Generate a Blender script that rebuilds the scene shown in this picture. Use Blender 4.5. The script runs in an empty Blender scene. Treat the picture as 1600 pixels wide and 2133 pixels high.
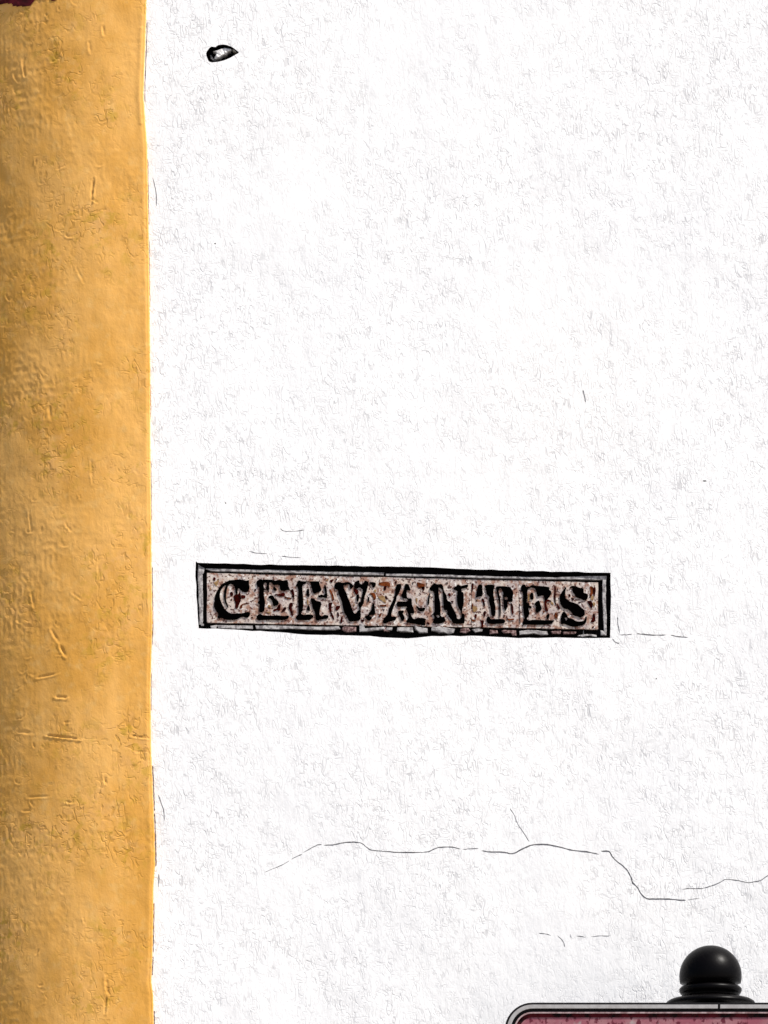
import bpy, bmesh, math, random
from mathutils import Vector, noise
from mathutils.geometry import delaunay_2d_cdt
rnd = random.Random(7)
S = bpy.context.scene
C = S.collection

# ------------------------------------------------------------------ camera, light, exposure
PX = 0.0007                      # metres on the wall per photograph pixel
CAM = Vector((0.0, -6.0, 1.70)); ZC = 3.30      # eye height, height of the picture's middle on the wall
cd = bpy.data.cameras.new('camera'); cam = bpy.data.objects.new('camera', cd); C.objects.link(cam)
cam.location = CAM; cam.rotation_euler = (math.radians(90), 0, 0)
cd.sensor_fit = 'VERTICAL'; cd.sensor_height = 36.0
H = 2133*PX
cd.lens = 36.0*6.0/H
cd.shift_y = (ZC-CAM.z)/H
cd.clip_start = 0.05; cd.clip_end = 1000
S.camera = cam
SUN = Vector((0.50, -0.30, 0.81)).normalized()
w = bpy.data.worlds.new('World'); S.world = w; w.use_nodes = True
wn = w.node_tree.nodes; wl = w.node_tree.links; wn.clear()
sky = wn.new('ShaderNodeTexSky'); sky.sky_type = 'NISHITA'; sky.sun_disc = False
sky.dust_density = 2.2; sky.air_density = 0.9
sky.sun_elevation = math.asin(SUN.z); sky.sun_rotation = math.atan2(SUN.x, SUN.y)
bg = wn.new('ShaderNodeBackground'); bg.inputs['Strength'].default_value = 0.09
wo = wn.new('ShaderNodeOutputWorld'); wl.new(sky.outputs[0], bg.inputs[0]); wl.new(bg.outputs[0], wo.inputs[0])
sd = bpy.data.lights.new('sun', 'SUN'); sd.energy = 4.6; sd.angle = math.radians(0.5); sd.color = (1.0, 0.96, 0.90)
so = bpy.data.objects.new('sun', sd); C.objects.link(so)
so.rotation_euler = (-SUN).to_track_quat('-Z', 'Y').to_euler(); so.location = (4, -3, 8)
S.view_settings.view_transform = 'Standard'; S.view_settings.look = 'None'
S.view_settings.exposure = 0.66; S.view_settings.gamma = 1
try: S.view_settings.use_curve_mapping = False
except Exception: pass

# ------------------------------------------------------------------ helpers
def P(px, py, y=0.0):
    """point of the wall plane (or of a plane y metres behind it) seen at a photograph pixel"""
    X = (px-800)*PX; Z = ZC + (1066.5-py)*PX
    k = (6.0+y)/6.0
    return Vector((CAM.x+(X-CAM.x)*k, y, CAM.z+(Z-CAM.z)*k))

def newmesh(name, verts, faces, mat, parent=None, smooth=False):
    me = bpy.data.meshes.new(name); me.from_pydata([tuple(v) for v in verts], [], faces)
    me.validate(); me.update()
    o = bpy.data.objects.new(name, me); C.objects.link(o)
    if mat: me.materials.append(mat)
    if smooth:
        me.polygons.foreach_set('use_smooth', [True]*len(me.polygons))
    if parent: o.parent = parent; o.matrix_parent_inverse = parent.matrix_world.inverted()
    return o

def empty(name, loc):
    o = bpy.data.objects.new(name, None); C.objects.link(o); o.location = loc
    o.matrix_world.translation = loc
    bpy.context.view_layer.update()
    return o

def tag(o, label=None, cat=None, group=None, kind=None):
    if label: o['label'] = label
    if cat: o['category'] = cat
    if group: o['group'] = group
    if kind: o['kind'] = kind
    return o

class NT:
    def __init__(s, name):
        s.m = bpy.data.materials.new(name); s.m.use_nodes = True
        s.t = s.m.node_tree; s.b = s.t.nodes['Principled BSDF']
        s.co = s.t.nodes.new('ShaderNodeTexCoord').outputs['Object']
    def n(s, ty, **kw):
        x = s.t.nodes.new(ty)
        for k, v in kw.items(): setattr(x, k, v)
        return x
    def link(s, a, b):
        if isinstance(a, (int, float)): b.default_value = a
        elif isinstance(a, tuple): b.default_value = a if len(a) == 4 or b.type == 'VECTOR' else (*a, 1)
        else: s.t.links.new(a, b)
    def math(s, op, a, b=0.0, c=None, clamp=False):
        x = s.n('ShaderNodeMath', operation=op, use_clamp=clamp); s.link(a, x.inputs[0]); s.link(b, x.inputs[1])
        if c is not None: s.link(c, x.inputs[2])
        return x.outputs[0]
    def mapping(s, loc=(0,0,0), rot=(0,0,0), sc=(1,1,1), vec=None):
        x = s.n('ShaderNodeMapping'); s.link(vec or s.co, x.inputs[0])
        x.inputs[1].default_value = loc; x.inputs[2].default_value = rot; x.inputs[3].default_value = sc
        return x.outputs[0]
    def noise(s, scale, detail=2, rough=0.5, vec=None, dist=0.0):
        x = s.n('ShaderNodeTexNoise'); s.link(vec or s.co, x.inputs['Vector'])
        x.inputs['Scale'].default_value = scale; x.inputs['Detail'].default_value = detail
        x.inputs['Roughness'].default_value = rough; x.inputs['Distortion'].default_value = dist
        return x.outputs[0]
    def ramp(s, v, a, b, lo=0.0, hi=1.0):
        x = s.n('ShaderNodeMapRange', interpolation_type='SMOOTHSTEP'); s.link(v, x.inputs[0])
        x.inputs[1].default_value = a; x.inputs[2].default_value = b; x.inputs[3].default_value = lo; x.inputs[4].default_value = hi
        return x.outputs[0]
    def mix(s, f, a, b):
        x = s.n('ShaderNodeMix', data_type='RGBA'); s.link(f, x.inputs[0]); s.link(a, x.inputs[6]); s.link(b, x.inputs[7])
        return x.outputs[2]
    def strokes(s, scale, width, rot, sc, off, mscale, mlo, mhi):
        """short hairline trowel / crazing marks: contour lines of a noise, broken by a second noise"""
        v = s.mapping(loc=off, rot=(0, rot, 0), sc=sc)
        t = s.math('ABSOLUTE', s.math('SUBTRACT', s.noise(scale, 1.0, 0.4, v, 0.3), 0.5))
        line = s.ramp(t, width*0.35, width, 1, 0)
        v2 = s.mapping(loc=(off[1], off[2], off[0]))
        return s.math('MULTIPLY', line, s.ramp(s.noise(mscale, 1.0, 0.5, v2), mlo, mhi))
    def bump(s, h, strength, dist, prev=None):
        x = s.n('ShaderNodeBump'); s.link(h, x.inputs['Height']); x.inputs['Strength'].default_value = strength
        x.inputs['Distance'].default_value = dist
        if prev: s.link(prev, x.inputs['Normal'])
        return x.outputs[0]
    def done(s, col, rough=0.9, nrm=None, spec=0.2, metal=0.0):
        s.link(col, s.b.inputs['Base Color']); s.link(rough, s.b.inputs['Roughness'])
        s.b.inputs['Specular IOR Level'].default_value = spec; s.b.inputs['Metallic'].default_value = metal
        if nrm: s.link(nrm, s.b.inputs['Normal'])
        return s.m

# ------------------------------------------------------------------ materials
def mat_white():
    m = NT('white_limewash')
    dens = m.ramp(m.noise(3.6, 4, 0.6, m.mapping(loc=(4.1, 0, 2.3))), 0.34, 0.58, 0.35, 1.0)
    a = m.strokes(88, 0.040, 0.20, (1.5, 1, 0.50), (3, 1, 7), 50, 0.44, 0.54)
    b = m.strokes(104, 0.036, 0.10, (1.5, 1, 0.55), (13, 5, 2), 60, 0.46, 0.56)
    c = m.strokes(92, 0.034, -0.12, (0.55, 1, 1.35), (23, 9, 4), 60, 0.50, 0.60)
    d = m.strokes(130, 0.050, 0.35, (1.2, 1, 0.7), (31, 2, 6), 80, 0.50, 0.60)
    mk = m.math('MULTIPLY', m.math('MAXIMUM', m.math('MAXIMUM', a, m.math('MULTIPLY', b, 0.7)), m.math('MAXIMUM', m.math('MULTIPLY', c, 0.75), m.math('MULTIPLY', d, 0.6))), dens)
    mk = m.math('MULTIPLY', mk, m.ramp(m.noise(38, 2, 0.5, m.mapping(loc=(6, 6, 2))), 0.35, 0.65, 0.35, 1.0))
    blot = m.noise(5.0, 4, 0.6)
    base = m.mix(m.ramp(blot, 0.35, 0.7), (0.83, 0.822, 0.815), (0.79, 0.785, 0.785))
    warm = m.ramp(m.noise(1.6, 2, 0.5, m.mapping(loc=(9, 2, 5))), 0.5, 0.75)
    base = m.mix(m.math('MULTIPLY', warm, 0.5), base, (0.83, 0.81, 0.79))
    col = m.mix(m.math('MULTIPLY', mk, 0.42), base, (0.34, 0.335, 0.345))
    grain = m.noise(420, 3, 0.6); mid = m.noise(46, 3, 0.55, m.mapping(sc=(1.2, 1, 0.7)))
    n0 = m.bump(m.noise(115, 2, 0.55, m.mapping(rot=(0, 0.15, 0), sc=(1.35, 1, 0.6))), 0.36, 0.0011)
    n1 = m.bump(mid, 0.30, 0.0018, n0)
    n2 = m.bump(grain, 0.25, 0.0004, n1)
    n3 = m.bump(m.math('SUBTRACT', 1.0, mk), 0.6, 0.0005, n2)
    return m.done(col, 0.95, n3, 0.1)
def mat_ochre():
    m = NT('ochre_limewash')
    big = m.noise(7, 4, 0.6, m.mapping(sc=(1.4, 1.4, 0.8)))
    fine = m.noise(60, 4, 0.6)
    col = m.mix(m.ramp(big, 0.35, 0.68), (0.715, 0.385, 0.104), (0.610, 0.300, 0.056))
    col = m.mix(m.math('MULTIPLY', m.ramp(fine, 0.5, 0.75), 0.5), col, (0.69, 0.42, 0.14))
    dens = m.ramp(m.noise(9, 3, 0.6, m.mapping(loc=(2, 3, 8))), 0.42, 0.68, 0.08, 1.0)
    col = m.mix(m.math('MULTIPLY', m.math('MULTIPLY', m.ramp(m.noise(48, 4, 0.65, m.mapping(loc=(1, 1, 8))), 0.5, 0.62), dens), 0.25), col, (0.64, 0.35, 0.15))
    col = m.mix(m.math('MULTIPLY', m.math('MULTIPLY', m.ramp(m.noise(55, 4, 0.65, m.mapping(loc=(7, 1, 3))), 0.52, 0.64), dens), 0.6), col, (0.42, 0.26, 0.02))
    a = m.strokes(85, 0.065, 0.15, (1.2, 1.2, 0.6), (5, 3, 1), 60, 0.46, 0.58)
    b = m.strokes(105, 0.06, -0.1, (0.6, 0.6, 1.2), (15, 7, 3), 70, 0.52, 0.62)
    mk = m.math('MULTIPLY', m.math('MAXIMUM', a, b), dens)
    col = m.mix(m.math('MULTIPLY', mk, 0.36), col, (0.30, 0.135, 0.010))
    n0 = m.bump(m.noise(150, 3, 0.6, m.mapping(sc=(1.2, 1.2, 0.6))), 0.4, 0.0010)
    n1 = m.bump(m.noise(75, 3, 0.6, m.mapping(sc=(1.1, 1.1, 0.7))), 0.22, 0.0018, n0)
    n2 = m.bump(m.noise(350, 3, 0.6), 0.3, 0.0005, n1)
    n3 = m.bump(m.math('SUBTRACT', 1.0, mk), 0.55, 0.0008, n2)
    return m.done(col, 0.9, n3, 0.15)
def mat_plain(name, col, rough=0.8, var=0.3, sc=120, bump=0.0006, spec=0.3, col2=None, metal=0.0, lo=0.35, hi=0.65, blur=0.3):
    m = NT(name); f = m.ramp(m.noise(sc, 4, 0.6), lo, hi)
    c2 = col2 or tuple(x*(1-var) for x in col)
    c = m.mix(f, (*col, 1), (*c2, 1))
    return m.done(c, rough, m.bump(m.noise(sc*2.2, 3, 0.6), blur, bump), spec, metal)
M = {}
M['white'] = mat_white(); M['ochre'] = mat_ochre()
M['crack'] = mat_plain('crack_dirt', (0.42, 0.41, 0.42), 1.0, 0.45)
M['fine'] = mat_plain('hairline_dirt', (0.52, 0.51, 0.515), 1.0, 0.35)
M['recess_shade'] = mat_plain('recess_shade_black', (0.006, 0.005, 0.005), 1.0, 0.5, spec=0.03)  # black put into the colour for the shade inside recesses
M['strip'] = mat_plain('grey_glazed_strip', (0.42, 0.40, 0.39), 0.7, 0.3, 200, col2=(0.17, 0.155, 0.155), spec=0.1, lo=.4, hi=.62)
M['stripd'] = mat_plain('dirty_strip', (0.28, 0.19, 0.18), 0.7, 0.3, 300, col2=(0.05, 0.015, 0.012), spec=0.2)
def mat_tile():
    m = NT('worn_cream_glaze')
    col = m.mix(m.ramp(m.noise(55, 3, 0.6), 0.35, 0.65), (0.54, 0.455, 0.39), (0.39, 0.325, 0.305))
    col = m.mix(m.math('MULTIPLY', m.ramp(m.noise(95, 4, 0.65, m.mapping(loc=(5, 5, 5))), 0.47, 0.60), 0.75), col, (0.22, 0.075, 0.03))
    col = m.mix(m.math('MULTIPLY', m.ramp(m.noise(230, 3, 0.6, m.mapping(loc=(1, 5, 9))), 0.54, 0.61), 0.9), col, (0.055, 0.010, 0.006))
    col = m.mix(m.ramp(m.noise(180, 3, 0.6, m.mapping(loc=(7, 5, 9))), 0.58, 0.7), col, (0.70, 0.66, 0.62))
    return m.done(col, 0.6, m.bump(m.noise(260, 3, 0.6), 0.5, 0.0006), 0.25)
M['tile'] = mat_tile()
M['letter'] = mat_plain('black_letter_glaze', (0.0012, 0.001, 0.001), 0.95, 0.5, 300, spec=0.0)
M['clay'] = mat_plain('exposed_red_clay', (0.040, 0.003, 0.002), 0.9, 0.4, 200, col2=(0.006, 0.0015, 0.0015), spec=0.0)
M['rust'] = mat_plain('rust_stain', (0.16, 0.04, 0.012), 0.9, 0.4, 200, col2=(0.035, 0.008, 0.003), spec=0.0)
M['ochrestain'] = mat_plain('ochre_stain', (0.30, 0.19, 0.09), 0.9, 0.4, 260, col2=(0.18, 0.10, 0.04), spec=0.05)
M['plug'] = mat_plain('pale_filler', (0.74, 0.72, 0.70), 0.9, 0.4, 260, col2=(0.40, 0.39, 0.38), lo=.5, hi=.72)
M['iron'] = mat_plain('black_enamel', (0.0018, 0.0014, 0.0016), 0.36, 0.2, 60, bump=0.0006, spec=0.06, blur=0.3)
M['black'] = mat_plain('black_rim', (0.008, 0.007, 0.008), 0.6, 0.3, 90, spec=0.15)
M['frame'] = mat_plain('grey_painted_frame', (0.36, 0.35, 0.345), 0.5, 0.3, 90, col2=(0.30, 0.285, 0.28))
M['bead'] = mat_plain('pale_bead', (0.45, 0.33, 0.33), 0.6, 0.3, 110, col2=(0.22, 0.13, 0.13))
M['redline'] = mat_plain('dark_red_border', (0.006, 0.0015, 0.0015), 0.7, 0.3, 60, col2=(0.09, 0.006, 0.010), spec=0.1)
M['redwash'] = mat_plain('deep_red_paint', (0.10, 0.008, 0.014), 0.8, 0.3, 60, col2=(0.035, 0.004, 0.006), spec=0.1)
def mat_panel():
    m = NT('mauve_pink_panel')
    col = m.mix(m.ramp(m.noise(40, 4, 0.6), 0.35, 0.65), (0.24, 0.06, 0.085), (0.29, 0.125, 0.14))
    col = m.mix(m.ramp(m.noise(150, 3, 0.6, m.mapping(loc=(1, 4, 2), sc=(1.2, 1, 0.7))), 0.53, 0.62), col, (0.10, 0.008, 0.02))
    col = m.mix(m.math('MULTIPLY', m.ramp(m.noise(35, 3, 0.6, m.mapping(loc=(8, 4, 2))), 0.56, 0.7), 0.7), col, (0.34, 0.30, 0.29))
    return m.done(col, 0.5, None, 0.3)
M['panel'] = mat_panel()

# ------------------------------------------------------------------ ground (out of frame, it bounces light)
def mat_ground():
    m = NT('street_stone')
    col = m.mix(m.ramp(m.noise(3, 5, 0.6), 0.3, 0.7), (0.20, 0.185, 0.17), (0.28, 0.26, 0.24))
    return m.done(col, 0.9, m.bump(m.noise(60, 4, 0.6), 0.4, 0.004), 0.2)
mg = mat_ground()
g = newmesh('ground', [(-400, -400, -0.12), (400, -400, -0.12), (400, 400, -0.12), (-400, 400, -0.12)], [(0, 1, 2, 3)], mg); tag(g, kind='structure')
def boxmesh(name, x0, x1, y0, y1, z0, z1, mat, parent=None):
    v = [(x, y, z) for x in (x0, x1) for y in (y0, y1) for z in (z0, z1)]
    f = [(0, 1, 3, 2), (4, 6, 7, 5), (0, 4, 5, 1), (2, 3, 7, 6), (0, 2, 6, 4), (1, 5, 7, 3)]
    return newmesh(name, v, f, mat, parent)
tag(boxmesh('pavement', -1.6, 4, -1.3, 0.30, -0.13, 0.0, mat_plain('paving', (0.30, 0.28, 0.26), 0.9, 0.3, 12)), kind='structure')
tag(boxmesh('kerb', -1.6, 4, -1.45, -1.302, -0.13, 0.003, mat_plain('kerbstone', (0.36, 0.35, 0.33), 0.9, 0.3, 20)), kind='structure')

# ------------------------------------------------------------------ wall
def wdisp(x, z):
    a = noise.noise(Vector((x*2.3+5, 0.3, z*2.3)))*0.0022
    b = noise.noise(Vector((x*11+9, 1.3, z*8)))*0.0010
    c = noise.noise(Vector((x*45+2, 2.3, z*26)))*0.00042
    return a+b+c
def catmull(pts, n=3, closed=True):
    out = []; L = len(pts)
    rng = range(L) if closed else range(L-1)
    for i in rng:
        if closed: p0, p1, p2, p3 = pts[i-1], pts[i], pts[(i+1) % L], pts[(i+2) % L]
        else: p0, p1, p2, p3 = pts[max(i-1, 0)], pts[i], pts[i+1], pts[min(i+2, L-1)]
        for k in range(n):
            t = k/n
            out.append(tuple(0.5*((2*b)+(c-a)*t+(2*a-5*b+4*c-d)*t*t+(-a+3*b-3*c+d)*t**3) for a, b, c, d in zip(p0, p1, p2, p3)))
    if not closed: out.append(tuple(pts[-1]))
    return out
def strip_poly(pts, wid, jit=0.6, n=3):
    """polyline in pixels -> thin closed polygon with wandering width"""
    c = catmull(pts, n, False); L = len(c); lft = []; rgt = []
    for i, (x, y) in enumerate(c):
        a = c[max(i-1, 0)]; b = c[min(i+1, L-1)]
        dx, dy = b[0]-a[0], b[1]-a[1]; d = math.hypot(dx, dy) or 1; nx, ny = -dy/d, dx/d
        x += rnd.uniform(-jit, jit)*0.6; y += rnd.uniform(-jit, jit)*0.6
        h = wid*0.5*(0.65+0.6*rnd.random())*(1 if 0 < i < L-1 else 0.25)
        lft.append((x+nx*h, y+ny*h)); rgt.append((x-nx*h, y-ny*h))
    return lft+rgt[::-1]
Z7 = lambda x, y: (500+x/1.4545, 1650+y/1.4545)
Z4 = lambda x, y: (1200+x/4, 1180+y/4)
Z8 = lambda x, y: (320+x/4.21, 1050+y/4.21)
ZM = lambda x, y: (700+x/2.667, 400+y/2.667)
cracks = [
 ([Z7(*p) for p in [(75,243),(100,232),(125,222),(150,208)]], 1.5),
 ([Z7(*p) for p in [(156,205),(165,198),(188,188)]], 2.0), ([Z7(*p) for p in [(192,183),(215,170),(235,160),(248,159)]], 2.0),
 ([Z7(*p) for p in [(254,161),(280,160),(305,155),(330,152),(352,152),(370,156),(385,168),(400,176),(440,180),(480,183),(520,183),(560,182),(580,177),(600,168),(640,167),(668,173)]], 2.5),
 ([Z7(*p) for p in [(674,175),(700,172),(723,172)]], 2.3),
 ([Z7(*p) for p in [(732,178),(760,182),(800,183),(825,187),(845,178),(862,169),(890,160),(930,159),(960,165),(980,170),(1010,177),(1050,181),(1088,188)]], 3.1),
 ([Z7(*p) for p in [(1093,179),(1118,180),(1128,195),(1140,208),(1160,224),(1175,240),(1186,262),(1190,275),(1205,290),(1213,305),(1232,323),(1260,324),(1300,324),(1330,327),(1350,328)]], 3.0),
 ([Z7(*p) for p in [(1358,326),(1392,322)]], 1.6),
 ([Z7(*p) for p in [(1340,294),(1365,292),(1390,292),(1415,288),(1440,280),(1460,270),(1475,264),(1510,268),(1540,274),(1565,270),(1580,266),(1600,253),(1640,240),(1700,244)]], 2.1),
 ([Z7(*p) for p in [(818,50),(832,72),(840,95),(858,122),(876,150)]], 1.8),
 
 
 ([Z7(*p) for p in [(905,428),(925,430),(942,435)]], 2.0), ([Z7(*p) for p in [(962,436),(978,452),(984,470)]], 2.0),
 ([Z7(*p) for p in [(1000,430),(1004,443)]], 1.7), ([Z7(*p) for p in [(1018,436),(1048,440)]], 2.0), ([Z7(*p) for p in [(1064,438),(1095,436),(1122,436)]], 1.8),
 ([Z4(*p) for p in [(372,572),(420,570),(468,564)]], 2.4), ([Z4(*p) for p in [(503,562),(560,566),(640,574),(750,571)]], 2.4),
 ([Z4(*p) for p in [(788,572),(850,585),(932,592)]], 2.7), ([Z4(*p) for p in [(304,606),(325,630),(360,645)]], 2.6),
 ([Z4(*p) for p in [(345,420),(348,480),(362,555)]], 2.2), 
  
  
  
  
  
  ([Z8(*p) for p in [(835,415),(900,430),(1000,436)]], 2.0),
 ([Z8(*p) for p in [(1115,215),(1140,238),(1230,240),(1320,230)]], 1.8), ([Z8(*p) for p in [(1120,458),(1180,466),(1290,472)]], 1.8),
  
   
  
  ([ZM(*p) for p in [(1372,1100),(1378,1130),(1388,1168)]], 3.0),
  
  
  
  
  
  ([(331,1820),(330,1848)], 3.2), ([(330,1656),(340,1685),(343,1710)], 2.6),
  ([(318,370),(325,400),(326,430)], 1.8),
 ([(1216,1250+60),(1214,1330)], 1.0),
]
edge_pts = [(-3000,310),(-200,306),(0,305),(50,304),(110,302),(160,300),(200,299),(250,302),(300,306),(400,308),(500,309.5),(600,311),(700,312),(800,313),(900,313),(1000,314),(1100,315),(1200,316),(1300,317.5),(1370,315),(1450,313.5),(1560,314.5),(1640,318),(1720,321),(1800,323),(1815,321.5),(1850,319),(1900,319),(1960,318),(2000,317),(2045,315),(2070,318.5),(2133,320),(2300,318),(6000,318)]
def edge(py):
    for (a, xa), (b, xb) in zip(edge_pts, edge_pts[1:]):
        if a <= py <= b: return xa+(xb-xa)*(py-a)/(b-a)
    return 318
for y0, y1, off, wd in [(45,215,2.6,2.0),(330,470,1.5,1.2),(500,640,1.3,1.0),(800,870,1.3,1.0),(960,1085,1.4,1.1),(1180,1345,1.6,1.8),(1400,1480,1.4,1.2),(1595,1690,2.0,2.6),(1694,1805,2.0,3.0),(1880,1985,1.8,2.2),(1992,2032,1.8,2.2),(2105,2180,1.8,2.4)]:
    cracks.append(([(edge(y0+(y1-y0)*k/8)+off, y0+(y1-y0)*k/8) for k in range(9)], wd))
dots = [(1468,1002,4,1.6), (1367,1414,1.6,1.6), (448,507,2,1.6), (470,1048,1.5,1.4)]
holes = []           # (polygon in pixels, kind)
for pts, wd in cracks: holes.append((strip_poly(pts, wd), 'crack'))
for x, y, a, b in dots:
    holes.append(([(x+a*math.cos(t)*rnd.uniform(.8, 1.2), y+b*math.sin(t)*rnd.uniform(.8, 1.2)) for t in [k*math.pi/4 for k in range(8)]], 'pit'))
def ragged(pts, step, amp, seed=1):
    r = random.Random(seed); out = []
    for i in range(len(pts)):
        a = pts[i]; b = pts[(i+1) % len(pts)]; d = math.hypot(b[0]-a[0], b[1]-a[1]); n = max(1, int(d/step))
        for k in range(n):
            t = k/n; j = 0 if k == 0 else amp
            out.append((a[0]+(b[0]-a[0])*t+r.uniform(-j, j), a[1]+(b[1]-a[1])*t+r.uniform(-j, j)))
    return out
niche = ragged([(408,1169),(412,1172.5),(452,1174),(600,1177.5),(860,1181),(1008,1187),(1272,1193.5),(1273,1240),(1271,1329),(1180,1328.5),(1080,1329.5),(1000,1325),(900,1325),(850,1330),(820,1329),(770,1325),(620,1321),(560,1316),(470,1311),(414,1309),(411,1260),(407,1200)], 17, 0.9)
holes.append((niche, 'niche'))
ZH = lambda x, y: (380+x/10, 60+y/10)
teardrop = [ZH(*p) for p in [(495,520),(540,440),(600,380),(690,388),(740,350),(850,335),(940,350),(1040,390),(1110,440),(1160,478),(1175,505),(1110,545),(1000,610),(860,670),(700,702),(570,700),(520,620)]]
holes.append((catmull(teardrop, 2), 'socket'))

X0, X1, Y0, Y1 = 262, 1760, -110, 2250
XW0, XW1, YW0, YW1 = 262, 4600, -2200, 5779        # whole wall: from 0 to about 5.6 m high
vs = [Vector(p) for p in [(XW0, YW0), (XW1, YW0), (XW1, YW1), (XW0, YW1)]]
def inpoly(x, y, p):
    c = False; j = len(p)-1
    for i in range(len(p)):
        if (p[i][1] > y) != (p[j][1] > y) and x < (p[j][0]-p[i][0])*(y-p[i][1])/(p[j][1]-p[i][1])+p[i][0]: c = not c
        j = i
    return c
st = 7.0; big = [h for h in holes if h[1] in ('niche', 'socket')]
for j in range(int((Y1-Y0)/st)):
    for i in range(int((X1-X0)/st)):
        x = X0+3+i*st+rnd.uniform(-1.6, 1.6); y = Y0+j*st+rnd.uniform(-1.6, 1.6)
        if any(inpoly(x, y, h[0]) for h in big): continue
        vs.append(Vector((x, y)))
for x in range(XW0+60, XW1, 120):
    for y in range(YW0+60, YW1, 120):
        if X0-40 < x < X1+40 and Y0-40 < y < Y1+40: continue
        vs.append(Vector((x+rnd.uniform(-9, 9), y+rnd.uniform(-9, 9))))
faces_in = []
for poly, kind in holes:
    if sum(a[0]*c[1]-c[0]*a[1] for a, c in zip(poly, poly[1:]+poly[:1])) < 0: poly.reverse()
    b = len(vs); vs += [Vector(p) for p in poly]; faces_in.append(list(range(b, b+len(poly))))
ov, oe, of, iv, ie, fi = delaunay_2d_cdt(vs, [], faces_in, 0, 1e-4, True)
def W(px, py, extra=0.0):
    v = P(px, py); return Vector((v.x, wdisp(v.x, v.z)+extra, v.z))
wv = [W(p.x, p.y) for p in ov]
wf = [tuple(f) for f, ids in zip(of, fi) if not ids]
nrm = (wv[wf[0][1]]-wv[wf[0][0]]).cross(wv[wf[0][2]]-wv[wf[0][0]])
if nrm.y > 0: wf = [t[::-1] for t in wf]
wall = newmesh('plastered_wall', wv, wf, M['white'], None, True)
tag(wall, 'rough white limewashed wall with fine wandering cracks', 'wall')
def cavity(name, poly, depth, mat, mat_floor=None, inset=0.0):
    """sides and floor of a hole in the wall face"""
    n = len(poly); a = [W(*p) for p in poly]
    cx = sum(p[0] for p in poly)/n; cy = sum(p[1] for p in poly)/n
    b = [W(p[0]+(cx-p[0])*inset, p[1]+(cy-p[1])*inset, depth) for p in poly]
    bm = bmesh.new(); va = [bm.verts.new(v) for v in a]; vb = [bm.verts.new(v) for v in b]
    for i in range(n): bm.faces.new((va[i], va[(i+1) % n], vb[(i+1) % n], vb[i]))
    f = bm.faces.new(vb); bmesh.ops.triangulate(bm, faces=[f])
    me = bpy.data.meshes.new(name); bm.to_mesh(me); bm.free(); me.materials.append(mat)
    o = bpy.data.objects.new(name, me); C.objects.link(o); o.parent = wall
    return o
for poly, kind in holes:
    if kind == 'crack':
        xs = [p[0] for p in poly]; ys = [p[1] for p in poly]; big_ = max(xs)-min(xs) > 60 or (max(xs) < 330 and max(ys)-min(ys) > 36)
        cavity('crack', poly, 0.0010 if big_ else 0.0006, M['crack'] if big_ else M['fine'])
    elif kind == 'pit': cavity('pit', poly, 0.003, M['crack'])
    elif kind == 'niche': pass
    elif kind == 'socket': pass

# ------------------------------------------------------------------ teardrop socket with crumbled filler
sock = empty('fixing_hole', P(462, 112)); tag(sock, 'black teardrop-shaped hole with crumbled white filler, high on the white wall near the ochre pillar', 'hole')
o = cavity('socket_lining', catmull(teardrop, 2), 0.014, M['recess_shade']); o.parent = sock; o.matrix_parent_inverse = sock.matrix_world.inverted()
def lump(name, poly, y0, y1, mat, parent, bulge=0.0, smooth=False):
    """closed ragged plate between depths y0 (front) and y1, front pushed out a little in the middle"""
    n = len(poly); cx = sum(p[0] for p in poly)/n; cy = sum(p[1] for p in poly)/n
    A = [P(*p) for p in poly]; I = [P(p[0]*.8+cx*.2, p[1]*.8+cy*.2) for p in poly]
    v = [Vector((q.x, y0, q.z)) for q in A]+[Vector((q.x, y1, q.z)) for q in A]
    if bulge:
        v += [Vector((q.x, y0-bulge*rnd.uniform(.6, 1.3), q.z)) for q in I]
        f = [(i, (i+1) % n, 2*n+(i+1) % n, 2*n+i) for i in range(n)]+[tuple(range(2*n, 3*n))]
    else: f = [tuple(range(n))]
    f += [(i, n+i, n+(i+1) % n, (i+1) % n) for i in range(n)]
    bm = bmesh.new(); bv = [bm.verts.new(q) for q in v]
    for t in f: bm.faces.new([bv[i] for i in t])
    bmesh.ops.recalc_face_normals(bm, faces=bm.faces)
    bmesh.ops.triangulate(bm, faces=[q for q in bm.faces if len(q.verts) > 4])
    me = bpy.data.meshes.new(name); bm.to_mesh(me); bm.free(); me.materials.append(mat)
    ob = bpy.data.objects.new(name, me); C.objects.link(ob)
    ob.parent = parent; ob.matrix_parent_inverse = parent.matrix_world.inverted()
    return ob
lump('filler', catmull([ZH(*p) for p in [(640,450),(700,440),(780,410),(870,385),(1000,400),(1015,435),(950,465),(910,520),(850,535),(780,592),(690,615),(665,590),(705,520),(690,470)]], 2), 0.003, 0.013, M['plug'], sock, 0.0022)
lump('filler', [ZH(*p) for p in [(565,515),(600,520),(640,590),(720,640),(650,655),(585,600)]], 0.005, 0.013, mat_plain('grey_filler', (0.14,0.135,0.135), 0.9, 0.3), sock, 0.001)
lump('filler', [ZH(*p) for p in [(1040,430),(1070,420),(1110,455),(1140,490),(1110,488),(1060,470)]], 0.001, 0.008, mat_plain('tan_filler', (0.30,0.27,0.22), 0.9, 0.3), sock, 0.0005)

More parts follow.
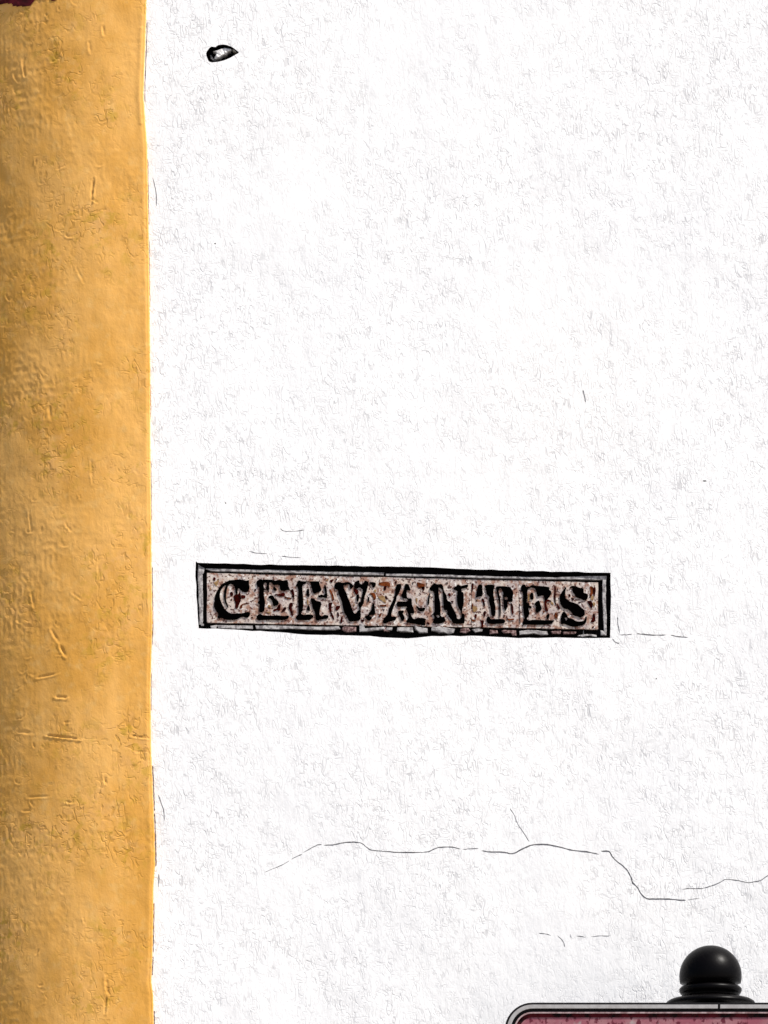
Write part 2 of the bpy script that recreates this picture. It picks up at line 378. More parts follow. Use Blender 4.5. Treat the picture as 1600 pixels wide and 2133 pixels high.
# ------------------------------------------------------------------ ochre corner pillar
grooves = [((92,1529),(168,1541),1.7,.0030),((25,1517),(68,1523),2.5,.0008),((222,2040),(226,2075),2.6,.0022),((222,2075),(219,2112),2.0,.0016),
           ((196,375),(191,410),2,.0022),((191,430),(193,400),2,.0015),((215,58),(217,76),2.2,.0018),((124,1345),(136,1366),2.6,.0022),((105,1310),(120,1335),2.4,.0015),
           ((114,1450),(138,1453),2.2,.0024),((72,1408),(118,1402),2,.0016),((272,1534),(310,1540),1.6,.0018),((282,1568),(306,1568),1.6,.0010),
           ((40,120),(46,150),2,.0018),((20,145),(30,158),2.4,.0022),((217,1618),(221,1634),2,.0016),((50,1656),(100,1657),2,.0010),((135,1670),(152,1672),2,.0014),
           ((40,1684),(58,1684),2,.0014),((186,90),(189,112),2.2,.0014),((100,845),(104,870),3,.0012),((190,960),(194,1010),2,.0010),((160,560),(175,590),2,.0010),
           ((205,1180),(209,1215),2,.0010),((55,1060),(60,1100),2,.0012),((150,1235),(170,1250),2,.0010),((60,1230),(66,1260),2.4,.0012)]
rg = random.Random(21)
for _ in range(70):
    x = min(296, abs(rg.gauss(30, 110))); y = rg.uniform(-40, 2170); a = rg.choice([rg.gauss(1.35, .35), rg.gauss(0.2, .3)])
    dp = rg.uniform(.0005, .0013)
    for k in range(rg.choice([1, 2, 2, 3])):
        L = rg.uniform(4, 9); x2 = x+L*math.cos(a); y2 = y+L*math.sin(a)
        grooves.append(((x, y), (x2, y2), rg.uniform(1.2, 2.0), dp)); x, y = x2, y2; a += rg.gauss(0, .6); dp *= rg.uniform(.6, 1.1)
from collections import defaultdict
gb = defaultdict(list)
for gi, (a, b, wd, dp) in enumerate(grooves):
    for k in range(int((min(a[1], b[1])-12)//20), int((max(a[1], b[1])+12)//20)+1): gb[k].append(gi)
def groove(px, py):
    s = 0
    for gi in gb.get(int(py//20), ()):
        a, b, wd, dp = grooves[gi]
        dx, dy = b[0]-a[0], b[1]-a[1]; L2 = dx*dx+dy*dy
        t = max(0, min(1, ((px-a[0])*dx+(py-a[1])*dy)/L2)); d = math.hypot(px-a[0]-dx*t, py-a[1]-dy*t)
        if d < wd*3:
            wob = math.sqrt(max(0.05, math.sin(math.pi*t)))*0.7+0.6*noise.noise(Vector((px*0.12, py*0.12, gi*1.7)))
            below = 1 if (dx*(py-a[1])-dy*(px-a[0]))*(1 if dx >= 0 else -1) > 0 else 0.1
            s += dp*wob*math.exp(-(d/wd)**2) - 0.35*dp*below*math.exp(-((d-wd*1.9)/wd)**2)
    return s
TH = 0.0065; R = 0.37; XT = 238         # proud thickness, corner radius, pixel where the rounding starts
rows = [YW0+k*60 for k in range(int((-60-YW0)/60))]+[-60+k*2.2 for k in range(int(2250/2.2))]+[2200+k*70 for k in range(int((YW1-2200)/70)+1)]
us = [0.0, 0.6, 1.4, 2.6, 4.0, 6.0]+[8+2.2*k for k in range(150)]
us += [us[-1]+8*k for k in range(1, 12)]
arc_end = (318-XT)+R*math.pi/2/PX
while us[-1] < arc_end+40: us.append(us[-1]+30)
us += [us[-1]+400, us[-1]+2600]
verts = []; nr = len(rows); nu = len(us)+1
for py in rows:
    e = edge(py)+0.5*noise.noise(Vector((py*0.06, 3, 1)))+0.4*noise.noise(Vector((py*0.2, 7, 1)))
    zz = P(0, py).z; fine = -60 <= py <= 2200
    verts.append(Vector(((e-800+0.8)*PX, 0.006, zz)))
    for u in us:
        px = e-u; s = (XT-px)*PX                  # arc length past the tangent point
        rnd_edge = 0.0022*math.exp(-u/1.6)
        ww = Vector((px*PX*1.0, 0, zz))
        d = noise.noise(ww*6)*0.0011+noise.noise(ww*24+Vector((3, 1, 0)))*0.0006
        if fine:
            q = Vector((px*PX*62, 5, zz*40)); k = noise.noise(q)
            patch = max(0.0, noise.noise(ww*9+Vector((7, 7, 1)))+0.15+0.5*min(1, max(0, (190-px)/150)))
            d += k*0.0004 + patch*(abs(noise.noise(Vector((px*PX*120, 8, zz*85))))*0.0010)
            lip = 0.0009*math.exp(-((u-9)/5)**2)*(1 if 60 < py < 262 else 0.25)
            d -= lip
            d += 0.0007*math.exp(-((u-4)/1.6)**2)
            d += groove(px, py)
        y = -TH+rnd_edge+d*min(1, (u+0.5)/4)
        if s <= 0: verts.append(Vector(((px-800)*PX, y, zz)))
        else:
            th = min(s/R, math.pi/2); ext = max(0, s-R*math.pi/2)
            xt = (XT-800)*PX; rr = R-(y+TH)
            verts.append(Vector((xt-rr*math.sin(th), -TH+R-rr*math.cos(th)+ext, zz)))
fs = []
for j in range(nr-1):
    for i in range(nu-1):
        a = j*nu+i; fs.append((a, a+1, a+nu+1, a+nu))
pil = newmesh('corner_pillar', verts, fs, M['ochre'], None, True)
n0 = pil.data.polygons[nu*30+40].normal
if n0.y > 0: pil.data.flip_normals()
tag(pil, 'rounded ochre yellow plaster corner pillar beside the white wall', 'pillar')
# the lowest tongues of an old deep-red band, at the picture's top edge
for nm, pts in (('red_paint_band', [(-60,-60),(160,-60),(150,-20),(125,-9),(116,-2),(111,1),(106,-2),(104,-7),(70,-8),(66,-3),(62,2),(55,4),(45,3.5),(38,1.5),(28,1),(19,-2),(16,-8),(-60,-12)]),):
    vv = []; ff = []
    for jj in range(nr-1):
        if not -60 <= rows[jj] <= 2: continue
        e = edge(rows[jj])
        for ii in range(1, nu-1):
            if not inpoly(e-us[ii-1]+rnd.uniform(-.5, .5), rows[jj]+1, pts): continue
            b = len(vv); q = jj*nu+ii
            for t in (q, q+1, q+nu+1, q+nu):
                v = verts[t]; xt = (XT-800)*PX
                th = 0 if v.x > xt else math.asin(min(1, (xt-v.x)/R)); vv.append(v+Vector((-math.sin(th), -math.cos(th), 0))*0.0007)
            ff.append((b, b+1, b+2, b+3))
    ob = newmesh(nm, vv, ff, M['redwash'], pil)
    bm = bmesh.new(); bm.from_mesh(ob.data); bmesh.ops.remove_doubles(bm, verts=bm.verts, dist=1e-6)
    fsx = bmesh.ops.extrude_face_region(bm, geom=bm.faces[:])
    bmesh.ops.translate(bm, vec=Vector((0, 0.002, 0)), verts=[x for x in fsx['geom'] if isinstance(x, bmesh.types.BMVert)])
    bmesh.ops.recalc_face_normals(bm, faces=bm.faces); bm.to_mesh(ob.data); bm.free()

# ------------------------------------------------------------------ name plaque
plq = empty('name_plaque', P(840, 1250)); tag(plq, 'long worn tile plaque with black letters CERVANTES recessed in the white wall', 'plaque')
ob = cavity('niche_shade_lining', niche, 0.0085, M['recess_shade']); ob.parent = plq; ob.matrix_parent_inverse = plq.matrix_world.inverted()  # niche sides and floor, painted black to stand in for its shadow
top = lambda x: 1192.3+(x-430)*(1212.0-1192.3)/817
bot = lambda x: 1295.5+(x-430)*(1309.5-1295.5)/817
jx = [431, 528, 610.5, 697, 787, 888, 982, 1081, 1160, 1246.5]
# letter strokes and bare-clay patches, traced at 16x; origin per letter
L = {
'C': ((430,1190), [[(1410,280),(1330,300),(1200,270),(1050,255),(900,280),(780,285),(640,350),(500,430),(400,570),(330,700),(285,840),(265,1000),(250,1130),(300,1270),(370,1370),(390,1440),(370,1530),(420,1550),(520,1540),(620,1590),(800,1605),(1000,1590),(1130,1520),(1230,1500),(1310,1530),(1400,1510),(1460,1390),(1380,1340),(1280,1360),(1150,1390),(1020,1385),(920,1400),(820,1390),(700,1330),(580,1200),(520,1070),(470,930),(445,780),(480,620),(560,500),(635,450),(640,500),(600,600),(580,800),(600,970),(660,1110),(715,1190),(735,1170),(700,1080),(665,960),(655,800),(680,620),(720,480),(780,410),(860,420),(930,490),(955,600),(975,720),(1040,730),(1040,600),(1080,545),(1150,620),(1250,670),(1340,680),(1410,620),(1440,520),(1420,380)]],
   {'clay': [[(950,760),(910,830),(930,960),(960,1050),(960,1200),(1010,1240),(1060,1180),(1100,1060),(1140,960),(1150,800),(1110,660),(1060,740)],[(790,690),(850,670),(890,720),(880,790),(810,800)],[(810,920),(850,910),(850,960),(820,960)],[(1170,780),(1290,790),(1280,880),(1170,880)],[(215,240),(250,180),(300,210),(290,290),(240,290)]],
    'rust': [[(1120,1230),(1110,1150),(1200,1070),(1380,1030),(1430,1050),(1300,1080),(1200,1120),(1190,1200)],[(300,1430),(340,1450),(330,1520)],[(1480,1520),(1550,1500),(1540,1560)]],
    'ochrestain': [[(250,370),(340,310),(410,270),(390,350),(350,470),(300,450)],[(110,540),(150,520),(140,620),(110,600)]]}),
'E': ((520,1190), [[(230,340),(330,265),(500,260),(740,265),(850,300),(1000,270),(1100,300),(1230,280),(1280,350),(1290,480),(1340,590),(1230,610),(1180,630),(1060,620),(1010,560),(1000,460),(920,430),(830,440),(770,420),(740,360),(660,360),(650,450),(650,560),(640,680),(600,640),(570,600),(490,600),(470,700),(490,860),(520,1010),(500,1180),(490,1290),(420,1350),(340,1340),(310,1280),(330,1100),(270,1030),(320,960),(310,760),(320,520),(260,490)],[(490,370),(560,370),(570,450),(560,570),(500,560),(460,450)],
     [(240,1480),(350,1400),(440,1450),(700,1465),(950,1455),(1150,1480),(1280,1460),(1310,1520),(1200,1590),(1000,1610),(700,1600),(500,1600),(300,1610),(240,1560)],[(630,830),(690,790),(780,800),(850,900),(950,980),(960,1080),(880,1130),(790,1130),(760,1010),(700,900),(640,880)],[(800,490),(850,520),(910,590),(870,625),(800,610)]],
   {'clay': [[(840,745),(960,740),(1150,700),(1180,780),(1100,820),(960,800)],[(790,1260),(900,1210),(960,1110),(1030,1100),(1010,1280),(900,1280),(810,1320)],[(1060,1320),(1130,1210),(1190,1170),(1220,1240),(1130,1330)],[(1350,640),(1450,580),(1490,750),(1480,870),(1400,830),(1420,740)],[(1330,1050),(1430,1040),(1440,1120),(1410,1200),(1440,1460),(1400,1470),(1340,1280),(1300,1230)],[(180,560),(215,600),(190,650),(150,630)]],
    'rust': [[(1180,830),(1370,870),(1390,905),(1290,900),(1200,875)]], 'ochrestain': [[(610,1110),(680,1120),(700,1180),(640,1180)],[(560,1340),(700,1330),(660,1380)]]}),
'R': ((605,1190), [[(270,290),(400,320),(600,320),(920,320),(960,340),(980,440),(1030,560),(1020,630),(900,690),(780,730),(740,650),(700,500),(650,350),(540,345),(500,400),(430,420),(400,530),(420,800),(430,1100),(410,1290),(350,1340),(360,1400),(450,1440),(600,1420),(750,1450),(760,1500),(640,1600),(450,1610),(250,1610),(180,1540),(210,1450),(260,1420),(260,1000),(255,560),(180,470),(220,400)],
     [(690,880),(780,900),(880,980),(1010,1010),(1020,1120),(980,1280),(980,1440),(1060,1480),(1140,1440),(1260,1470),(1230,1560),(1000,1590),(930,1630),(850,1600),(830,1450),(800,1330),(740,1180),(710,1040),(680,980)],[(1140,430),(1190,480),(1220,650),(1220,870),(1100,850),(980,860),(920,810),(1040,760),(1100,780),(1160,720),(1130,600)],[(560,580),(620,580),(630,820),(560,790),(540,680)],[(590,1110),(650,1200),(650,1300),(560,1270)]],
   {'rust': [[(1290,600),(1350,600),(1440,800),(1450,930),(1400,950),(1350,750)]], 'clay': [[(1280,1040),(1400,1030),(1370,1150),(1380,1350),(1450,1500),(1450,1600),(1380,1520),(1300,1280),(1280,1150)],[(1310,290),(1440,250),(1370,370)],[(1250,840),(1270,860),(1260,890)]], 'ochrestain': [[(1180,280),(1250,250),(1240,300)],[(550,940),(600,960),(590,1100),(560,1080)]]}),
'V': ((690,1190), [[(120,440),(160,370),(260,340),(380,370),(540,340),(660,380),(740,480),(640,560),(600,420),(500,430),(480,460),(410,440),(430,560),(500,700),(560,860),(640,1060),(700,1240),(760,1380),(830,1380),(880,1300),(940,1280),(930,1180),(900,1080),(920,1010),(980,1010),(1010,860),(1050,680),(1040,580),(940,520),(860,560),(770,530),(780,400),(800,340),(930,290),(950,380),(1020,420),(1090,360),(1120,300),(1240,340),(1230,450),(1180,650),(1110,850),(1080,1060),(1000,1180),(980,1350),(980,1560),(850,1640),(600,1640),(540,1520),(430,1350),(380,1150),(340,960),(230,700),(220,610),(130,560)],
     [(1270,350),(1480,370),(1450,520),(1380,500),(1340,420)],[(850,770),(930,790),(910,980),(850,960)],[(1220,860),(1270,860),(1260,1000),(1220,980)],[(1380,1050),(1430,1080),(1460,1250),(1450,1420),(1290,1440),(1290,1490),(1360,1530),(1290,1620),(1200,1600),(1120,1490),(1230,1450),(1260,1360),(1340,1270)]],
   {'clay': [[(750,560),(850,580),(920,660),(860,760),(790,720)],[(150,1160),(290,1130),(280,1220),(170,1290)],[(200,1350),(250,1370),(260,1490),(210,1480)],[(340,1500),(390,1500),(360,1690),(300,1690)],[(1000,1620),(1060,1580),(1100,1630),(1050,1680)],[(140,250),(200,240),(160,300)]],
    'rust': [[(1250,740),(1430,700),(1500,860),(1420,950),(1380,800)]], 'ochrestain': [[(1430,600),(1500,600),(1490,680),(1440,670)],[(740,1080),(790,1080),(770,1150)]]}),
'A': ((780,1190), [[(740,430),(890,410),(880,560),(810,740),(750,820),(720,980),(640,1180),(570,1400),(590,1500),(720,1500),(700,1600),(500,1660),(370,1720),(290,1700),(300,1580),(380,1480),(450,1400),(500,1200),(610,980),(680,790),(700,560),(740,480)],
     [(1030,410),(1130,420),(1180,520),(1200,620),(1080,620),(1080,760),(1110,880),(1240,900),(1250,1080),(1320,1280),(1320,1380),(1200,1390),(1260,1520),(1330,1580),(1450,1540),(1680,1560),(1700,1700),(1680,1780),(1480,1760),(1330,1730),(1200,1710),(1060,1660),(1130,1540),(1130,1420),(1080,1280),(1050,1240),(1080,1160),(780,1160),(770,1000),(1090,990),(1100,900),(980,880),(900,820),(920,740),(980,600),(1010,490)],[(810,1300),(980,1310),(950,1400),(1010,1520),(980,1600),(910,1640),(850,1500),(800,1400)],[(1410,1130),(1520,1210),(1680,1200),(1660,1300),(1500,1310),(1420,1200)]],
   {'rust': [[(160,370),(400,330),(520,400),(500,520),(430,470),(350,480),(160,440)],[(180,1110),(380,1100),(370,1160),(210,1160)],[(140,1460),(200,1380),(250,1390),(190,1510)],[(1430,350),(1600,400),(1680,420),(1640,560),(1450,500)]],
    'clay': [[(330,480),(400,480),(380,600),(310,600)],[(370,790),(420,830),(440,920),(360,880)],[(290,1260),(330,1250),(320,1310)],[(680,340),(740,310),(730,420)],[(1260,360),(1300,360),(1290,420)],[(1560,500),(1680,520),(1640,640)]],
    'ochrestain': [[(140,820),(300,800),(360,900),(380,1030),(250,960),(150,880)],[(1370,900),(1430,900),(1420,1050)]]}),
'N': ((880,1200), [[(250,370),(400,220),(480,260),(620,250),(690,320),(720,480),(810,640),(830,790),(930,850),(990,1000),(1060,1130),(1140,1290),(1160,1400),(1240,1410),(1300,1350),(1290,1180),(1200,1020),(1160,850),(1150,680),(1170,480),(1060,440),(1050,370),(1120,330),(1180,260),(1290,310),(1490,270),(1520,330),(1400,390),(1310,400),(1300,500),(1370,560),(1380,900),(1340,1060),(1330,1220),(1400,1260),(1410,1480),(1360,1560),(1050,1560),(970,1450),(830,1260),(820,1120),(720,1100),(700,900),(680,500),(640,420),(540,380),(560,700),(600,900),(610,1300),(730,1350),(760,1480),(620,1560),(400,1560),(350,1500),(400,1380),(370,1270),(310,1260),(400,1180),(400,900),(390,560),(340,480),(260,460)],[(450,1290),(560,1290),(560,1360),(500,1370)],[(170,850),(210,620),(260,560),(240,760),(220,920),(180,940)]],
   {'clay': [[(800,190),(850,200),(830,260)],[(870,550),(930,570),(930,660),(880,620)],[(950,810),(1040,820),(1010,870)],[(160,1510),(240,1550),(220,1600),(170,1590)]],'rust': [[(880,320),(990,330),(960,375)]], 'ochrestain': [[(240,1000),(290,1060),(280,1160),(250,1120)]]}),
'T': ((970,1200), [[(430,280),(550,290),(560,450),(580,560),(540,650),(450,660),(360,700),(350,640),(380,430)],[(660,290),(950,290),(930,480),(930,620),(960,760),(960,860),(990,960),(990,1280),(870,1290),(840,1080),(790,860),(770,760),(790,680),(700,580),(690,460)],[(720,1350),(800,1340),(860,1420),(1270,1420),(1270,1550),(750,1560)],
     [(1040,330),(1440,340),(1530,420),(1590,540),(1570,720),(1550,840),(1410,840),(1400,1000),(1330,1140),(1280,1040),(1260,880),(1250,640),(1260,560),(1180,400),(1120,400),(1110,560),(1170,800),(1170,1300),(1130,1290),(1120,860),(1060,620),(1040,480)],[(1310,680),(1400,700),(1400,770),(1310,760)]],
   {'clay': [[(210,230),(270,260),(230,500),(205,420)],[(310,1260),(370,1260),(350,1390),(310,1350)],[(540,740),(600,740),(650,930),(610,970),(560,830)],[(610,1160),(680,1170),(640,1340),(600,1260)],[(500,1480),(610,1460),(590,1600),(580,1690),(520,1690),(530,1580)],[(1520,880),(1590,1000),(1590,1260),(1520,1150)]],
    'rust': [[(240,880),(260,960),(220,1040),(200,980)],[(210,1400),(250,1440),(340,1460),(300,1500),(210,1480)],[(1260,1270),(1330,1290),(1300,1320)],[(1380,1270),(1420,1400),(1600,1400),(1600,1440),(1430,1460),(1370,1370)]], 'ochrestain': [[(250,1000),(330,990),(400,1080),(300,1180),(240,1120)],[(370,770),(430,770),(400,810)]]}),
'E2': ((1070,1200), [[(270,300),(380,270),(420,340),(540,330),(600,290),(800,310),(1180,350),(1190,440),(1260,500),(1240,620),(1130,740),(1040,800),(1010,640),(900,640),(810,660),(770,560),(720,400),(640,370),(550,370),(480,430),(460,560),(450,860),(520,880),(530,960),(600,1000),(580,1060),(490,1050),(530,1250),(450,1370),(460,1440),(540,1460),(700,1440),(900,1450),(1100,1460),(1350,1460),(1300,1530),(1250,1580),(900,1610),(370,1600),(320,1640),(310,1510),(360,1400),(330,1160),(310,900),(310,560),(250,470)],
     [(710,890),(850,800),(900,960),(940,1080),(860,1160),(790,1200),(740,1160),(740,1000)],[(580,550),(650,550),(660,750),(570,750),(550,640)],[(1100,1290),(1180,1240),(1200,1300),(1160,1420),(1110,1400)]],
   {'clay': [[(1030,810),(1120,760),(1240,790),(1250,840),(1120,840),(1100,960),(1160,1140),(1070,1150),(1040,1000)],[(215,900),(205,1000),(230,1500),(215,1550),(200,1400)],[(1360,310),(1400,310),(1420,420),(1410,560),(1410,860),(1430,960),(1380,900),(1340,700),(1360,480)]],
    'rust': [[(1370,1230),(1430,1210),(1430,1400),(1380,1350)],[(980,1160),(1060,1150),(1000,1210)]], 'ochrestain': [[(1250,830),(1340,900),(1320,940),(1260,900)],[(480,600),(530,600),(520,780),(480,820)]]}),
'S': ((1150,1200), [[(450,350),(480,400),(450,480),(450,700),(520,760),(580,820),(720,870),(860,930),(980,1040),(1070,1120),(1100,1260),(1040,1310),(940,1370),(860,1330),(720,1290),(660,1200),(560,1110),(480,1080),(380,1050),(310,960),(265,840),(265,640),(330,520),(410,410)],[(610,340),(690,310),(780,320),(900,370),(1050,400),(1060,540),(1130,560),(1200,610),(1180,740),(1080,790),(960,740),(800,680),(760,600),(690,500),(680,380),(620,380)],
     [(370,1180),(440,1190),(510,1290),(540,1370),(660,1400),(800,1480),(930,1500),(1080,1460),(1120,1350),(1160,1340),(1140,1520),(1050,1600),(900,1650),(760,1670),(620,1650),(500,1610),(400,1570),(320,1590),(290,1460),(320,1280)],[(430,1370),(500,1370),(510,1440),(460,1460)]],
   {'clay': [[(560,570),(620,620),(600,680),(560,650)],[(640,700),(740,740),(700,800)],[(880,840),(980,850),(930,880)],[(1370,380),(1460,380),(1430,640),(1390,620)],[(1180,820),(1330,830),(1360,990),(1320,1050),(1270,1010)],[(1370,1250),(1430,1260),(1440,1480),(1290,1520),(1350,1380)],[(1340,1690),(1410,1650),(1380,1700)],[(170,900),(230,980),(280,1060),(200,1080)],[(180,380),(200,420),(180,480)]],
    'rust': [[(1260,340),(1360,340),(1380,500),(1310,660),(1260,640),(1290,480)],[(170,1210),(200,1220),(190,1400),(170,1380)]], 'ochrestain': [[(1310,660),(1380,640),(1380,780),(1300,760)],[(1370,860),(1440,880),(1420,1000),(1380,960)]]}),
}
def curve_part(name, polys, y0, thick, mat, parent, n=3, jit=4):
    """filled 2D outlines (inner outlines are holes) given a small thickness, as one mesh"""
    cu = bpy.data.curves.new(name, 'CURVE'); cu.dimensions = '2D'; cu.fill_mode = 'BOTH'; cu.extrude = thick/2
    for p in polys:
        pts = catmull(p, n) if n > 1 else p
        sp = cu.splines.new('POLY'); sp.points.add(len(pts)-1); sp.use_cyclic_u = True
        for k, (x, y) in enumerate(pts):
            v = P(x+rnd.uniform(-.18, .18), y+rnd.uniform(-.18, .18)); sp.points[k].co = (v.x, v.z, 0, 1)
    tmp = bpy.data.objects.new('tmp', cu); C.objects.link(tmp)
    dg = bpy.context.evaluated_depsgraph_get()
    me = bpy.data.meshes.new_from_object(tmp.evaluated_get(dg)); me.name = name
    bpy.data.objects.remove(tmp); bpy.data.curves.remove(cu)
    for v in me.vertices: x, z, y = v.co; v.co = (x, y0+y, z)
    me.flip_normals(); me.materials.clear(); me.materials.append(mat)
    o = bpy.data.objects.new(name, me); C.objects.link(o); o.parent = parent; o.matrix_parent_inverse = parent.matrix_world.inverted()
    return o
TY = 0.0034
for k, key in enumerate(['C', 'E', 'R', 'V', 'A', 'N', 'T', 'E2', 'S']):
    a, b = jx[k]+0.25, jx[k+1]-0.25
    poly = ragged([(a, top(a)), (b, top(b)), (b, bot(b)), (a, bot(a))], 13, 0.55, 40+k)
    t = lump('letter_tile', poly, TY+rnd.uniform(-.0002, .0002), 0.0075, M['tile'], plq)
    (ox, oy), letter, st_ = L[key]
    cv = lambda pl: [(ox+x/16, oy+y/16) for x, y in pl]
    l = curve_part('letter', [cv(p) for p in letter], TY-0.0005, 0.0014, M['letter'], t)
    l['label'] = 'black letter %s' % key[0]
    for mk, pls in st_.items():
      for p in pls:
        q = curve_part('worn_patch', [cv(p)], TY-0.0001, 0.0010, M[mk], t)
        q['label'] = {'clay': 'dark red worn patch', 'rust': 'rust brown worn patch', 'ochrestain': 'pale ochre stain'}[mk]
# grey edging strips around the lettering
def edging(pts, mat=None, seed=0, yy=0.0026):
    return lump('edging_strip', ragged(pts, 9, 0.55, seed), yy, 0.0078, mat or M['strip'], plq, 0.0006)
edging([(413,1175),(418,1178.5),(426,1182.5),(424,1184.5),(421,1186),(422,1215),(422.5,1250),(423,1290),(421,1300),(415.5,1300),(414,1270),(413,1230),(411.5,1200)], None, 1)
edging([(428,1183.5),(520,1185.6),(640,1187.6),(690,1190.5),(800,1191.8),(799,1197),(690,1195),(640,1193.2),(530,1191),(440,1188)], None, 2)
edging([(804,1194),(900,1195.6),(1000,1198.5),(1100,1201),(1180,1203),(1264,1199),(1264,1205),(1250,1206.6),(1100,1205),(1000,1203),(900,1199.8),(804,1198)], None, 3)
edging([(1256,1206),(1263,1206),(1262,1240),(1264,1290),(1263.5,1322),(1259,1322),(1257,1290),(1255,1245)], None, 4)
bt = [((418,1298),(424,1298),(425,1302),(419,1303)), ((438,1303),(452,1301),(450,1309),(440,1311)), ((452,1301.5),(526,1302),(527,1309),(490,1309),(455,1308)),
      ((532,1302),(600,1303),(690,1305),(706,1303.5),(709,1309),(690,1311.5),(640,1310.5),(600,1308),(575,1310),(534,1309)),
      ((749,1298),(754,1298),(757,1308),(800,1304.5),(803,1309.5),(770,1314),(749,1315)),
      ((806,1306),(818,1306),(816,1312),(803,1311)), ((828,1306),(860,1306),(861,1316),(840,1315),(827,1313)), ((864,1302),(872,1305),(891,1308),(891,1317),(874,1317),(864,1309)),
      ((899,1306),(915,1304),(948,1309),(945,1317),(935,1320),(925,1316),(915,1317),(905,1313),(899,1312)),
      ((984,1310),(995,1308),(1006,1310),(1004,1314),(990,1316)), ((1082,1313.5),(1100,1311),(1140,1314),(1142,1321),(1128,1322),(1112,1318),(1100,1320),(1083,1321)),
      ((1206,1322),(1222,1320),(1232,1320),(1243,1322),(1243,1325.5),(1228,1323),(1212,1325.5),(1203,1324)), ((1251,1312),(1258,1313),(1263,1323),(1252,1322))]
for i, p in enumerate(bt): edging(list(p), None, 10+i, 0.003)
bd = [((715,1304),(742,1305),(742,1314),(722,1316),(712,1311)), ((960,1309),(976,1307),(980,1313),(970,1318),(958,1316)), ((1020,1311),(1036,1312),(1038,1318),(1020,1320)),
      ((1045,1313),(1050,1311),(1075,1312),(1076,1323),(1068,1323),(1066,1317),(1050,1318)), ((1148,1314),(1169,1313),(1168,1319),(1150,1319)), ((1173,1315),(1202,1315),(1198,1319),(1174,1320)), ((796,1306),(803,1305),(812,1314),(800,1314))]
for i, p in enumerate(bd): edging(list(p), M['stripd'], 40+i, 0.0034)

# ------------------------------------------------------------------ sign on its post, in front of the wall
YS = -0.26
K = (6.0+YS)/6.0*PX
sg = empty('sign_post', Vector((P(1479, 1000, YS+0.04).x, YS+0.045, 0))); tag(sg, 'black ball-topped sign post with a grey-framed mauve signboard', 'sign')
def attach(o): o.parent = sg; o.matrix_parent_inverse = sg.matrix_world.inverted(); return o
def lathe(name, prof, c, mat, seg=64, parent=None, sx=1.0):
    v = []; f = []
    for r, z in prof:
        for k in range(seg):
            t = 2*math.pi*k/seg; v.append((c.x+r*math.cos(t), c.y+r*math.sin(t), z))
    for j in range(len(prof)-1):
        for k in range(seg): f.append((j*seg+k, j*seg+(k+1) % seg, (j+1)*seg+(k+1) % seg, (j+1)*seg+k))
    f.append(tuple(range(seg))[::-1]); f.append(tuple(range((len(prof)-1)*seg, len(prof)*seg)))
    o = newmesh(name, v, f, mat, None, True)
    bm = bmesh.new(); bm.from_mesh(o.data); bmesh.ops.recalc_face_normals(bm, faces=bm.faces); bm.to_mesh(o.data); bm.free()
    o.parent = parent or sg; o.matrix_parent_inverse = (parent or sg).matrix_world.inverted()
    return o
YF = YS+0.068; KF = (6.0+YF)/6.0*PX
fc = P(1480, 2030, YF); zz = lambda py: P(0, py, YF).z
cz = zz(2033.5); rb = 65*KF
bp = []
for k in range(29):
    a = -math.pi/2+math.pi*k/28
    z = cz+rb*0.98*math.sin(a); r = rb*math.cos(a)
    if z >= zz(2051): bp.append((max(r, 1e-4), z))
fin = lathe('finial', [(53*KF, zz(2056)), (52.5*KF, zz(2051))]+bp, fc, M['iron'])
col = [(52*KF, zz(2080))]
col += [(58*KF, zz(2079)), (60*KF, zz(2075)), (59.5*KF, zz(2072)), (62.5*KF, zz(2070)), (65*KF, zz(2065)), (65*KF, zz(2060)), (61*KF, zz(2056)), (55*KF, zz(2053.5)), (50*KF, zz(2053))]
lathe('finial_collar', col, fc, M['iron'], parent=fin)
fl = [(93*KF, zz(2095)), (94*KF, zz(2092)), (91*KF, zz(2087)), (84*KF, zz(2083)), (74*KF, zz(2080.5)), (62*KF, zz(2079.6)), (50*KF, zz(2079.4))]
lathe('finial_flange', fl, fc, M['iron'], parent=fin)
lathe('post', [(0.036, 0.012), (0.036, zz(2095.5))], fc, M['iron'], 40)
lathe('base_collar', [(0.11, 0.001), (0.11, 0.012), (0.075, 0.03), (0.055, 0.10), (0.0365, 0.12)], fc, M['iron'], 40)
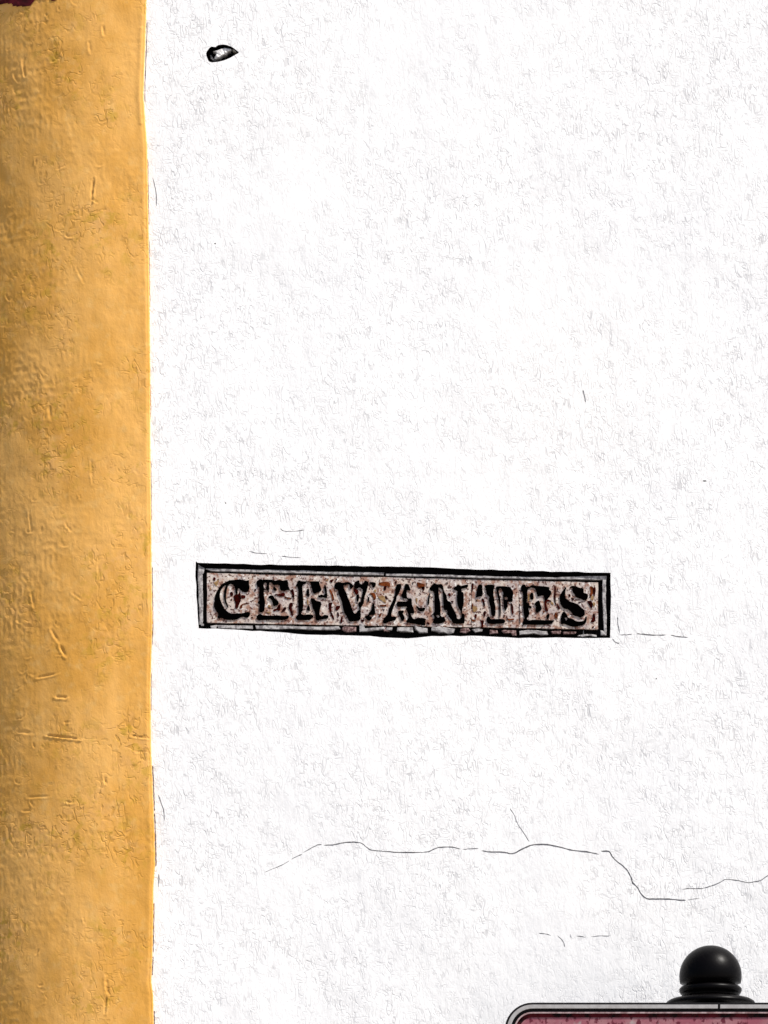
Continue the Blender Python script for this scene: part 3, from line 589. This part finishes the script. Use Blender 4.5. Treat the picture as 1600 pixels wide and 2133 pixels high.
# signboard: nested rounded rectangles
ctr = P(1497, 2090, YS); bw = 446*K; btop = P(0, 2089.5, YS).z; bh = 0.62; rc = 58*K
def rr(off, n=10):
    """rounded rectangle, off pixels inside the outer edge; starts at top centre, goes left"""
    o = off*K; x = bw-o; t = btop-o; b = btop-bh+o; r = max(rc-o, 0.004); pts = [(0, t)]
    for cx, cz_, a0 in ((-x+r, t-r, 90), (-x+r, b+r, 180)):
        for k in range(n+1):
            a = math.radians(a0+90*k/n); pts.append((cx+r*math.cos(a), cz_+r*math.sin(a)))
    pts.append((0, b))
    return pts
def band(name, o1, o2, y0, y1, mat, halves=False, gap=0.0, parent=None):
    A, B = rr(o1), rr(o2); outs = []
    def wob(pt, i): return pt
    def solid(sides):
        v = []; f = []
        for sgn in sides:
            a = [(sgn*(-1)*abs(x) if False else sgn*x, z) for x, z in A]; b = [(sgn*x, z) for x, z in B]
            if gap:
                a = [(min(x, -gap/2) if sgn > 0 else max(x, gap/2), z) for x, z in a]; b = [(min(x, -gap/2) if sgn > 0 else max(x, gap/2), z) for x, z in b]
            n = len(a); base = len(v)
            for (xa, za), (xb, zb) in zip(a, b):
                v += [(ctr.x+xa, y0, za), (ctr.x+xb, y0, zb), (ctr.x+xb, y1, zb), (ctr.x+xa, y1, za)]
            for i in range(n-1):
                for q in range(4): f.append((base+i*4+q, base+i*4+(q+1) % 4, base+i*4+4+(q+1) % 4, base+i*4+4+q))
            f.append((base, base+1, base+2, base+3)); e = base+(n-1)*4; f.append((e, e+1, e+2, e+3))
        o = newmesh(name, v, f, mat)
        bm = bmesh.new(); bm.from_mesh(o.data); bmesh.ops.recalc_face_normals(bm, faces=bm.faces); bm.to_mesh(o.data); bm.free()
        return attach(o)
    if halves: return [solid((1,)), solid((-1,))]
    return [solid((1, -1))]
def plate(name, off, y0, y1, mat):
    a = rr(off); loop = a+[(-x, z) for x, z in a[::-1][1:-1]]; n = len(loop)
    v = [(ctr.x+x, y0, z) for x, z in loop]+[(ctr.x+x, y1, z) for x, z in loop]
    f = [tuple(range(n)), tuple(range(n, 2*n))[::-1]]+[(i, n+i, n+(i+1) % n, (i+1) % n) for i in range(n)]
    o = newmesh(name, v, f, mat)
    bm = bmesh.new(); bm.from_mesh(o.data); bmesh.ops.recalc_face_normals(bm, faces=bm.faces); bm.to_mesh(o.data); bm.free()
    return attach(o)
plate('backboard', 0.0, YS, YS+0.008, M['black'])
band('outer_rim', 0.0, 4.6, YS-0.005, YS-0.0002, M['black'])
band('frame', 4.7, 12.5, YS-0.008, YS-0.0002, M['frame'], halves=True, gap=5*K)
band('inner_groove', 12.6, 19.3, YS-0.002, YS-0.0002, M['black'])
band('bead', 19.4, 22.5, YS-0.006, YS-0.0002, M['bead'])
band('red_border', 22.6, 30.5, YS-0.0032, YS-0.0002, M['redline'])
plate('panel', 30.6, YS-0.003, YS-0.0002, M['panel'])
for zc in (btop-0.12, btop-0.50):
    o = boxmesh('bracket', fc.x-0.05, fc.x+0.05, YS+0.0082, YF+0.02, zc-0.015, zc+0.015, M['black']); attach(o)
